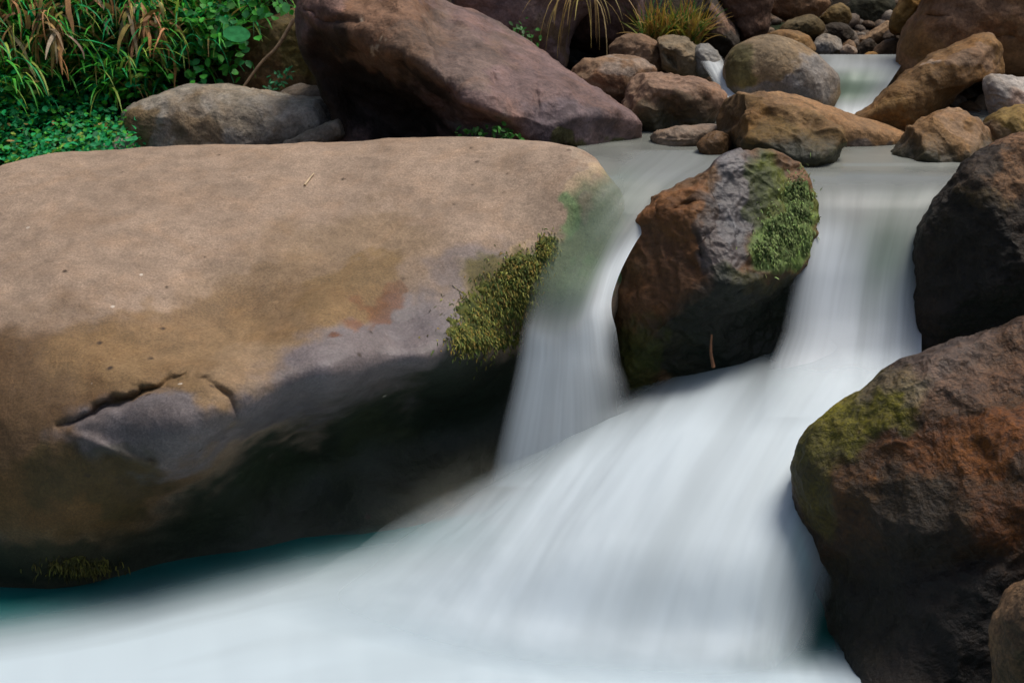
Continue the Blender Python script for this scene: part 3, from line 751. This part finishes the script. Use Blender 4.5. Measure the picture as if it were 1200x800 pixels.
# left chute and fall
def PY(y): return float(onz(600, y, ZU)[1])
sheet("left_waterfall_water", "thin water sliding over green rock and dropping as a white veil", rows([
    (176, [735, 760, 785, 810, 835, 860], PY(176) - .01, .2, 0, [0, .4, .5, .5, .5, .3]),
    (190, [715, 742, 770, 795, 825, 850], PY(190) - .02, .2, 0, [0, .6, .7, .7, .7, .5]),
    (204, [706, 728, 752, 775, 800, 828], [5.95, 5.97, 6.0, 6.03, 6.04, 6.02], .2, [.6, .4, .1, 0, 0, 0], [0, .5, .7, .75, .8, .6]),
    (232, [688, 706, 726, 745, 765, 792], [5.78, 5.79, 5.82, 5.84, 5.86, 5.86], [.12, .15, .18, .2, .22, .3], [1, .9, .6, .4, .2, 0], [0, .3, .5, .6, .75, .8]),
    (270, [655, 676, 698, 718, 735, 755], [5.70, 5.69, 5.69, 5.70, 5.71, 5.74], [.12, .12, .12, .15, .4, .8], [1, 1, .9, .7, .2, 0], [0, .3, .42, .5, .75, .9]),
    (310, [630, 652, 676, 698, 713, 731], [5.62, 5.60, 5.59, 5.59, 5.60, 5.62], [.12, .12, .12, .15, .75, 1], [.9, 1, .9, .8, .1, 0], [0, .3, .42, .5, .85, 1]),
    (345, [620, 640, 664, 686, 702, 718], [5.54, 5.51, 5.49, 5.49, 5.50, 5.54], [.15, .15, .15, .25, .85, 1], [.5, .6, .7, .7, .1, 0], [0, .4, .5, .6, .9, .95]),
    ([372, 376, 378, 374, 366, 366], [613, 632, 656, 678, 697, 717], [5.475, 5.45, 5.435, 5.435, 5.45, 5.50], [.38, .4, .36, .45, .88, .95], [.2, .2, .3, .3, .1, 0], [0, .6, .65, .7, .92, .7]),
    ([388, 394, 397, 392, 386, 386], [610, 629, 655, 679, 699, 722], [5.45, 5.425, 5.41, 5.41, 5.43, 5.48], [.6, .7, .55, .6, .85, .8], 0, [0, .9, .85, .86, .9, .3]),
    (420, [604, 627, 655, 680, 702, 728], [5.425, 5.403, 5.388, 5.39, 5.41, 5.46], [.8, .85, .72, .75, .8, .6], 0, [0, .9, .88, .85, .75, 0]),
    (450, [598, 622, 652, 682, 708, 738], [5.40, 5.38, 5.366, 5.37, 5.39, 5.435], [.8, .88, .75, .72, .65, .5], 0, [0, .9, .88, .82, .6, 0]),
    (500, [586, 612, 648, 684, 714, 746], [5.365, 5.345, 5.332, 5.337, 5.36, 5.40], [.8, .88, .8, .72, .6, .5], 0, [0, .9, .88, .82, .55, 0]),
    (570, [570, 598, 640, 684, 718, 752], [5.32, 5.30, 5.287, 5.292, 5.31, 5.35], .85, 0, [0, .9, .9, .85, .6, .1]),
]), M_FALL, 120, 240, (1, 4), seed=3)
# right fall
prof = catmull(np.array([(6.36, 1.302), (6.22, 1.304), (6.12, 1.302), (6.00, 1.276), (5.89, 1.225), (5.82, 1.16), (5.76, 1.08), (5.71, .98), (5.665, .86), (5.615, .74), (5.545, .63), (5.44, .54), (5.28, .47)]), 34)
spec = []
for Yp, zp in prof:
    py = 400 + FPX * math.tan(math.atan((CAM_Z - zp) / Yp) - PITCH)
    it = lambda xs_, vs_: float(np.interp(py, xs_, vs_))
    yy = [195, 212, 228, 255, 280, 310, 350, 390, 425, 500]
    l = it(yy, [918, 925, 935, 938, 936, 930, 922, 914, 900, 895]); r_ = it(yy, [1135, 1125, 1115, 1102, 1094, 1086, 1081, 1080, 1080, 1080])
    f0 = [it(yy, v) for v in ([.15, .15, .15, .3, .6, .7, .7, .7, 1, 1], [.15, .15, .15, .4, .92, 1, 1, 1, 1, 1], [.15, .15, .15, .18, .5, .8, .9, 1, 1, 1],
                              [.15, .15, .15, .15, .18, .32, .62, .88, 1, 1], [.15, .15, .16, .2, .25, .36, .62, .85, 1, 1], [.15, .15, .2, .45, .6, .7, .75, .85, 1, 1])]
    tn = [it(yy, v) for v in ([0] * 10, [0] * 10, [0, 0, 0, 0, .2, .3, .3, .2, 0, 0], [0, 0, .1, .3, .5, .8, .7, .5, .2, 0], [0, 0, .1, .2, .4, .7, .7, .5, .2, 0], [0] * 10)]
    al = [it(yy, v) for v in ([0, .4, .9, .85, .4, .1, 0, 0, 0, .5], [0, .4, .96, .96, .96, .92, .8, .75, .8, .95], [0, .4] + [.97] * 8, [0, .4] + [.96] * 8, [0, .4] + [.96] * 8, [0, .4] + [.9] * 8)]
    spec.append((py, [l, l + .15 * (r_ - l), l + .38 * (r_ - l), l + .62 * (r_ - l), l + .84 * (r_ - l), r_], [Yp + .02, Yp, Yp, Yp, Yp, Yp + .03], f0, tn, al))
sheet("right_waterfall_water", "grey sheet of water curving over the lip into a white fall", rows(spec), M_FALL, 150, 240, (1.3, 3), seed=5)
# upper pool
xs = np.linspace(-.2, 3.2, 60); ys = np.linspace(5.84, 8.3, 90)
X, Yg = np.meshgrid(xs, ys)
keep = (X.ravel() > .30) & ((X.ravel() < .95) & (Yg.ravel() > 5.83) | (Yg.ravel() > 5.9))
V = np.stack([X.ravel(), Yg.ravel(), np.where(X.ravel() > .95, np.minimum(np.interp(Yg.ravel(), prof[::-1, 0], prof[::-1, 1], right=ZU + .01) - .008, ZU), ZU - 2.1 * np.maximum(6.08 - Yg.ravel(), 0) ** 2)], -1)
F = [f for f in gridfaces(90, 60) if keep[f].all()]
used = np.unique(np.array(F)); remap = -np.ones(len(V), int); remap[used] = np.arange(len(used))
tag(mesh_obj("upper_pool_water", V[used], remap[np.array(F)], M_POOL), "still grey upper pool between the boulders", "water", kind="structure")
# the foaming hump: streamlines from its crest down to the lower pool: (px, py, z)
ST = [[(470, 600, .12), (455, 612, .15), (420, 640, .13), (372, 668, .10), (320, 690, .07), (270, 712, .05)],
      [(596, 536, .24), (592, 552, .27), (548, 605, .24), (490, 660, .16), (440, 705, .09), (400, 745, .05)],
      [(738, 452, .42), (734, 468, .44), (676, 545, .40), (610, 640, .26), (560, 718, .11), (530, 775, .05)],
      [(852, 412, .52), (850, 428, .54), (790, 515, .51), (715, 630, .34), (668, 735, .12), (645, 795, .05)],
      [(954, 398, .68), (954, 422, .625), (898, 510, .54), (832, 635, .36), (795, 745, .12), (780, 805, .05)],
      [(1025, 385, .775), (1025, 420, .665), (975, 515, .53), (912, 635, .36), (888, 745, .12), (882, 805, .05)],
      [(1062, 385, .775), (1062, 420, .665), (1030, 520, .50), (958, 640, .32), (925, 745, .11), (920, 800, .05)],
      [(1082, 392, .735), (1084, 422, .64), (1090, 530, .46), (1000, 650, .26), (962, 745, .09), (955, 795, .05)]]
CL = [[0, .06, .12, .12, .08, 0], [0, .2, .62, .6, .5, 0], [0, .25, .92, .93, .85, 0], [0, .48, 1, 1, .9, 0], [0, .22, 1, 1, .92, 0], [0, .2, 1, .97, .9, 0], [0, .2, .9, .55, .5, 0], [0, 0, .4, 0, 0, 0]]
FR = [.8, .9, .95, .9, .93, 1]
TE = [.5, .3, 0, 0, 0, 0, .2, .6]
sheet("cascade_water", "broad silky white hump of water dropping into the lower pool",
      [[(onz(*ST[c][r]), FR[r] * (.75 if c in (0, 7) else 1), TE[c], CL[c][r]) for c in range(8)] for r in range(6)], M_FOAM, 220, 220, (1.6, 2.2), wob=.012, seed=8)
# the white froth lying on the lower pool
xs_ = [-320, -120, 60, 220, 360, 480, 600, 720, 840, 930, 990, 1060]
e_ = [738, 718, 694, 660, 628, 612, 640, 690, 735, 742, 745, 760]
fp = []
for d_, a_, f_, t_ in [(0, 0, .15, 1), (16, .34, .22, 1), (36, .72, .55, .6), (62, .94, .9, .1), (90, 1, 1, 0), (150, 1, 1, 0), (240, 1, .95, 0), (420, .9, .9, 0)]:
    fp.append([(onz(x, e + d_ * (1 if x < 600 else .75), .045), f_, t_, a_) for x, e in zip(xs_, e_)])
sheet("lower_pool_froth", "soft white froth spread over the lower pool", fp, M_FROTH, 200, 140, (2.5, 1), wob=.008, seed=9)
# small upper fall and trickle
sheet("small_fall_water", "small glassy fall with green tint between tan and rusty boulders", rows([
    (64, [940, 975, 1000, 1025, 1066], 8.62, .25, 0, .9),
    (69, [945, 975, 1000, 1025, 1062], 8.36, .28, 0, [.3, .9, .9, .9, .9]),
    (77, [940, 970, 1000, 1025, 1056], [7.92, 8.0, 8.1, 8.1, 8.1], .35, 0, [0, .7, .9, .9, .9]),
    (92, [942, 965, 995, 1020, 1046], [7.8, 7.88, 7.98, 7.98, 7.98], [.4, .4, .2, .25, .5], [0, .5, 1, .9, .3], [0, .5, .9, .9, .9]),
    (112, [945, 965, 988, 1010, 1032], [7.76, 7.84, 7.92, 7.92, 7.92], [.4, .4, .2, .25, .6], [0, .7, 1, .9, .3], [0, .5, .9, .9, .9]),
    (130, [955, 970, 988, 1003, 1018], 7.84, [.5, .6, .8, .8, .8], [0, .3, .2, .2, 0], [.1, .6, .9, .9, .9]),
    (146, [958, 972, 988, 1003, 1014], 7.7, .85, 0, [.1, .7, .9, .9, .9]),
]), M_FALL, 60, 60, (.6, 1), seed=11)
sheet("trickle_water", "thin white trickle tumbling between the tan rocks", rows([
    (52, [800, 808, 818, 826], 8.55, .6, 0, [0, .6, .6, 0]),
    (66, [815, 826, 836, 846], 8.25, .7, 0, [0, .6, .6, 0]),
    (82, [826, 836, 846, 856], 8.05, .7, 0, [0, .8, .8, 0]),
    (98, [836, 844, 853, 862], 7.9, .8, 0, [0, .85, .85, 0]),
    (114, [840, 850, 862, 876], 7.75, .95, 0, [0, .95, .95, .2]),
    (122, [838, 852, 868, 884], 7.45, .7, 0, [0, .8, .8, 0]),
]), M_FALL, 30, 60, (.3, 1), wob=.02, seed=13)

# ------------------------------------------------------------------ plants
class Leaves:
    """gathers leaf and blade faces into one mesh"""
    def __init__(s): s.V, s.F, s.C = [], [], []
    def blade(s, base, d, length, width, droop, col, seg=5, tip=.1, curl=0.0):
        base, d = np.array(base, float), np.array(d, float)
        d /= np.linalg.norm(d)
        side = np.cross(d, [0, 0, 1.0]); 
        if np.linalg.norm(side) < .1: side = np.array([1.0, 0, 0])
        side = side / np.linalg.norm(side)
        a = RNG.uniform(-.9, .9)
        side = side * math.cos(a) + np.cross(d, side) * math.sin(a)
        i0 = len(s.V); p = base.copy()
        for k in range(seg + 1):
            t = k / seg
            wd = width * (tip + (1 - tip) * math.sin(math.pi * min(1, .25 + .75 * t)) ** .8) * .5
            s.V += [p - side * wd, p + side * wd]
            c = np.array(col) * (0.9 + .2 * t)
            s.C += [c, c]
            d = d + np.array([RNG.normal() * curl, RNG.normal() * curl, -droop / seg]); d /= np.linalg.norm(d)
            p = p + d * length / seg
        for k in range(seg):
            a = i0 + 2 * k
            s.F.append((a, a + 1, a + 3, a + 2))
    def leaf(s, p, nrm, up, L, W, col, fold=.25):
        p, nrm, up = (np.array(v, float) for v in (p, nrm, up))
        nrm /= np.linalg.norm(nrm)
        t = up - nrm * (up @ nrm); t /= np.linalg.norm(t) + 1e-9
        b = np.cross(nrm, t)
        i0 = len(s.V)
        pts = [(0, 0, 0), (.25, .42, fold), (.62, .46, fold), (1, 0, -.05), (.62, -.46, fold), (.25, -.42, fold), (.5, 0, 0)]
        for y, x, z in pts:
            s.V.append(p + t * y * L + b * x * W + nrm * z * W * .5)
            s.C.append(np.array(col))
        for a, c in ((0, 1), (1, 2), (2, 3), (3, 4), (4, 5), (5, 0)):
            s.F.append((i0 + 6, i0 + a, i0 + c))
    def tube(s, pts, r0, r1, col, seg=6):
        pts = np.array(pts, float); n = len(pts); i0 = len(s.V)
        for k in range(n):
            d = pts[min(k + 1, n - 1)] - pts[max(k - 1, 0)]; d /= np.linalg.norm(d)
            a = np.cross(d, [0.3, .2, 1]); a /= np.linalg.norm(a); b = np.cross(d, a)
            r = r0 + (r1 - r0) * k / (n - 1)
            for j in range(seg):
                q = 2 * math.pi * j / seg
                s.V.append(pts[k] + r * (a * math.cos(q) + b * math.sin(q))); s.C.append(np.array(col))
        for k in range(n - 1):
            for j in range(seg):
                s.F.append((i0 + k * seg + j, i0 + k * seg + (j + 1) % seg, i0 + (k + 1) * seg + (j + 1) % seg, i0 + (k + 1) * seg + j))
    def build(s, name, mat, parent=None):
        return mesh_obj(name, s.V, s.F, mat, np.array(s.C), parent)

def vary(c, k=.3):
    c = np.array(c) * RNG.uniform(1 - k, 1 + k)
    return np.clip(c * RNG.uniform(.9, 1.1, 3), 0, 1)

def rdir(zb=.5):
    v = RNG.normal(size=3); v[2] = abs(v[2]) + zb
    return v / np.linalg.norm(v)

EMER, GREEN, LIME, STRAW, DEAD = (.014, .28, .085), (.055, .32, .030), (.26, .36, .06), (.40, .28, .09), (.38, .19, .08)
VIEW = np.array([0, -1, .35])

# leafy ground cover that fills the bank (nobody could count it)
L = Leaves()
for _ in range(9000):
    px, py = RNG.uniform(-70, 175), RNG.uniform(70, 205)
    if py < 88 + max(0, px - 60) * .55 + 14 * math.sin(px * .09): continue
    if py > 208 - max(0, px) * .12 + 10: continue
    g = ground_hit(px, py)
    p = g + np.array([0, -1, .5]) * RNG.uniform(0, .22) + RNG.normal(size=3) * .02
    if p[1] < 7.0: continue
    n = VIEW * .4 + rdir(1.1)
    L.leaf(p, n, RNG.normal(size=3), RNG.uniform(.014, .05) , RNG.uniform(.012, .036), vary(EMER if RNG.random() < .7 else (GREEN if RNG.random() < .75 else (LIME if RNG.random() < .7 else STRAW)), .45))
tag(L.build("ground_cover", M_LEAF), "emerald green low leaves massed at the left edge", "ground cover", kind="stuff")

L = Leaves()
for _ in range(14000):
    px, py = RNG.uniform(-90, 345), RNG.uniform(-70, 135)
    if py > 120 + 20 * math.sin(px * .05) - max(0, px - 215) * .9: continue
    g = ground_hit(px, py)
    p = g + np.array([0, -1, .6]) * RNG.uniform(0, .32)
    c = GREEN if RNG.random() < .5 else (EMER if RNG.random() < .45 else (LIME if RNG.random() < .75 else STRAW))
    if RNG.random() < .75:
        L.leaf(p, VIEW * .35 + rdir(.9), RNG.normal(size=3), RNG.uniform(.022, .075), RNG.uniform(.014, .045), vary(c, .45))
    else:
        L.blade(p, np.array([RNG.normal() * .5, -.5, 1]), RNG.uniform(.18, .42), RNG.uniform(.008, .018), RNG.uniform(.8, 2.6), vary(c, .4))
tag(L.build("undergrowth", M_LEAF), "tangled green leaves and arching grass covering the upper bank", "undergrowth", kind="stuff")

def withered(px, py, n, spread, ln, label, out=.40):
    g = ground_hit(px, py); top = g + np.array([0, -out, .12])
    root = bpy.data.objects.new("withered_plant", None); COL.objects.link(root)
    root.location = g
    tag(root, label, "withered plant", "withered plants on the bank")
    S = Leaves()
    pts = [g + (top - g) * t + np.array([.03 * math.sin(5 * t), 0, .08 * math.sin(math.pi * t)]) for t in np.linspace(0, 1, 8)]
    S.tube(pts, .010, .006, (.12, .07, .03))
    bpy.context.view_layer.update()
    S.build("stem", M_DRY, root)
    D = Leaves()
    for _ in range(n):
        b = top + RNG.normal(size=3) * [spread, .05, .07]
        k = RNG.random()
        c = DEAD if k < .55 else (STRAW if k < .85 else (.38, .29, .18))
        D.blade(b, (RNG.normal() * .7, -.5 + RNG.normal() * .3, RNG.uniform(-.3, .9)), RNG.uniform(.35, 1.2) * ln, RNG.uniform(.008, .034), RNG.uniform(1.5, 6), vary(c, .45), seg=8, curl=.16)
    D.build("leaf_tuft", M_DRY, root)
withered(88, 42, 60, .07, .30, "tall withered brown plant hanging over the emerald leaves")
withered(30, 50, 30, .05, .26, "withered plant nearest the left edge of the bank")
withered(190, 38, 64, .06, .30, "dense withered tuft of brown leaves above the pale grey rock")
withered(140, 18, 24, .06, .22, "small withered tuft between the two larger brown plants")
withered(48, 8, 22, .05, .22, "small withered tuft high on the bank's left")

# broad-leaved climber over the ochre boulder
root = bpy.data.objects.new("broadleaf_plant", None); COL.objects.link(root)
g = ground_hit(250, 80); root.location = g
tag(root, "bright broad leaved plant beside the ochre boulder with one large round leaf", "plant")
S, L = Leaves(), Leaves()
for px, py, n in [(255, 20, 40), (300, -2, 36), (335, -12, 40), (262, 62, 30), (256, 92, 26), (232, 50, 30), (225, 88, 22)]:
    q = at(px, py, 8.15)
    S.tube([g + (q - g) * t + np.array([0, -.1 * math.sin(math.pi * t), .05 * math.sin(math.pi * t)]) for t in np.linspace(0, 1, 8)], .006, .003, (.05, .06, .02))
    for _ in range(n):
        p = q + RNG.normal(size=3) * [.10, .10, .07]
        L.leaf(p, VIEW + rdir(.3) * .8, RNG.normal(size=3) + [0, 0, -.6], RNG.uniform(.035, .07), RNG.uniform(.03, .055), vary(GREEN if RNG.random() < .6 else (.03, .2, .05), .4))
S.build("stem", M_LEAF, root); L.build("leaves", M_LEAF, root)
B = Leaves()
p = at(277, 40, 7.95)
ring = [p + .066 * np.array([math.cos(a) * 1.15 + .02, -.55 * math.sin(a) + .02 * math.cos(3 * a), math.sin(a) * .72]) for a in np.linspace(0, 2 * math.pi, 18, endpoint=False)]
B.V = [p + np.array([0, -.02, .0])] + ring; B.C = [np.array((.06, .36, .13))] * 19
B.F = [(0, 1 + k, 1 + (k + 1) % 18) for k in range(18)]
B.build("round_leaf", M_LEAF, root)

def sprig(label, spots, Y, n, size, col, cat="plant", name="small_plant"):
    root = bpy.data.objects.new(name, None); COL.objects.link(root)
    pts = [at(x, y, Y) for x, y in spots]
    root.location = np.mean(pts, 0) - np.array([0, 0, .05])
    tag(root, label, cat, "small plants among the boulders")
    S, L = Leaves(), Leaves()
    b = np.array(root.location)
    for q in pts:
        S.tube([b + (q - b) * t for t in np.linspace(0, 1, 4)], .003, .002, (.05, .08, .02), 5)
        for _ in range(n):
            L.leaf(q + RNG.normal(size=3) * [size, size, size * .7], VIEW * .6 + rdir(.3), RNG.normal(size=3) + [0, 0, .4], RNG.uniform(.02, .045), RNG.uniform(.012, .022), vary(col, .4))
    S.build("stem", M_LEAF, root); L.build("leaves", M_LEAF, root)
sprig("low green weed between the tan boulder and the leaning boulder", [(543, 158), (560, 157), (578, 153), (592, 156), (600, 158)], 6.62, 14, .022, (.035, .14, .02))
sprig("green sprig on the edge between lilac grey and leaning boulders", [(596, 38), (606, 36), (616, 40), (624, 46)], 7.75, 12, .03, (.035, .14, .02))
sprig("green sprig growing in front of the ochre boulder", [(320, 98), (328, 92), (338, 88), (316, 104)], 7.95, 12, .025, (.02, .16, .06))

def tuft(label, px0, px1, py, Y, n, ln, droop, cols, up=1.0, name="grass_tuft"):
    L = Leaves()
    for _ in range(n):
        b = at(RNG.uniform(px0, px1), py + RNG.normal() * 4, Y + RNG.normal() * .06)
        L.blade(b, (RNG.normal() * .35, -.35 + RNG.normal() * .2, up), ln * RNG.uniform(.6, 1.2), RNG.uniform(.006, .013), droop * RNG.uniform(.5, 1.4), vary(cols[RNG.integers(len(cols))], .3), seg=7)
    tag(L.build(name, M_DRY), label, "grass", "dry grass tufts among the boulders")
tuft("thick yellow green grass tuft above the flat grey brown rock", 752, 822, 50, 8.75, 420, .27, .9, [STRAW, (.34, .27, .04), (.22, .24, .04), (.32, .18, .05), (.05, .16, .03)])
tuft("few long straw stalks hanging before the dark plum boulder", 668, 696, -8, 8.45, 30, .46, 4.2, [STRAW, (.22, .15, .05), (.3, .22, .1)], up=.6)

# moss cushions and a weed fringe growing on the boulders
def moss(rock, spots, n, ln, cols, name="moss", mh=.012):
    L = Leaves()
    for x, y, rx, ry in spots:
        N_ = 44
        gu, gv = np.meshgrid(np.linspace(-1.35, 1.35, N_), np.linspace(-1.35, 1.35, N_))
        px, py = (x + rx * gu).ravel(), (y + ry * gv).ravel()
        p0 = rock.point(px, py, 0)
        rr = np.hypot(gu, gv).ravel() + .7 * fbm(p0 * 13, 4, 71)
        p = rock.point(px, py, mh * sstep(1.1, .3, rr) - .018 * sstep(.75, 1.25, rr) + .018 * fbm(p0 * 55, 3, 72) * sstep(1.2, .8, rr))
        m_ = sstep(-.35, .35, fbm(p0 * 24, 4, 73))[:, None]
        cc = np.array(cols[0]) * m_ + np.array(cols[1]) * (1 - m_)
        i0 = len(L.V); L.V += list(p); L.C += list(cc * .8); L.F += [tuple(int(k) + i0 for k in f) for f in gridfaces(N_, N_) if not rock.miss[f].any() and rr[f].min() < 1.2]
    for _ in range(n):
        x, y, rx, ry = spots[RNG.integers(len(spots))]
        a, q = RNG.uniform(0, 2 * math.pi), abs(RNG.normal()) * .62
        px, py = x + rx * q * math.cos(a), y + ry * q * math.sin(a)
        p = rock.point(np.array([px]), np.array([py]), RNG.uniform(-.012, .022) * max(0, 1 - ((px - x) / rx / 1.2) ** 2 - ((py - y) / ry / 1.2) ** 2))[0]
        L.blade(p, (RNG.normal() * .6, -.8, RNG.normal() * .5 + .1), ln * RNG.uniform(.5, 1.3), RNG.uniform(.003, .007), RNG.uniform(.5, 2.5), vary(cols[RNG.integers(len(cols))], .35), seg=3)
    L.build(name, M_MOSS, rock.obj)
bpy.context.view_layer.update()
moss(R['main'], [(565, 370, 36, 32), (605, 330, 24, 28), (550, 395, 26, 22), (590, 350, 34, 34), (640, 290, 10, 14), (570, 395, 40, 14), (615, 312, 22, 16)], 9500, .022, [(.13, .13, .018), (.05, .065, .012), (.20, .14, .025), (.06, .09, .015), (.22, .22, .05)])
moss(R['centre'], [(920, 275, 28, 30), (935, 235, 16, 30), (905, 290, 22, 16)], 4200, .02, [(.13, .19, .05), (.06, .085, .02), (.20, .27, .09), (.07, .09, .025)])
moss(R['main'], [(95, 664, 40, 11)], 700, .03, [(.05, .05, .012), (.12, .11, .02)])  # fringe of weed low on the boulder, built like the moss

# twigs and a root
def twig(name, label, pts, r0, r1, col, cat):
    L = Leaves(); L.tube(catmull(np.array(pts), 14), r0, r1, col)
    tag(L.build(name, M_DRY), label, cat)
twig("root", "pale thin root hanging across the ochre boulder", [at(345, 22, 8.05), at(325, 55, 8.03), at(305, 75, 8.02), at(278, 112, 7.98)], .012, .007, (.30, .20, .12), "root")
m_ = R['main']
twig("twig", "tiny straw twig lying on top of the tan boulder", [m_.point(*np.array([[357.], [217.]]), .012)[0], m_.point(*np.array([[363.], [209.]]), .016)[0], m_.point(*np.array([[368.], [203.]]), .012)[0]], .005, .003, (.5, .38, .24), "twig")
twig("twig", "reddish twig standing at the foot of the rusty centre rock", [at(836, 430, 5.48), at(833, 412, 5.47), at(834, 392, 5.46)], .008, .004, (.22, .10, .05), "twig")
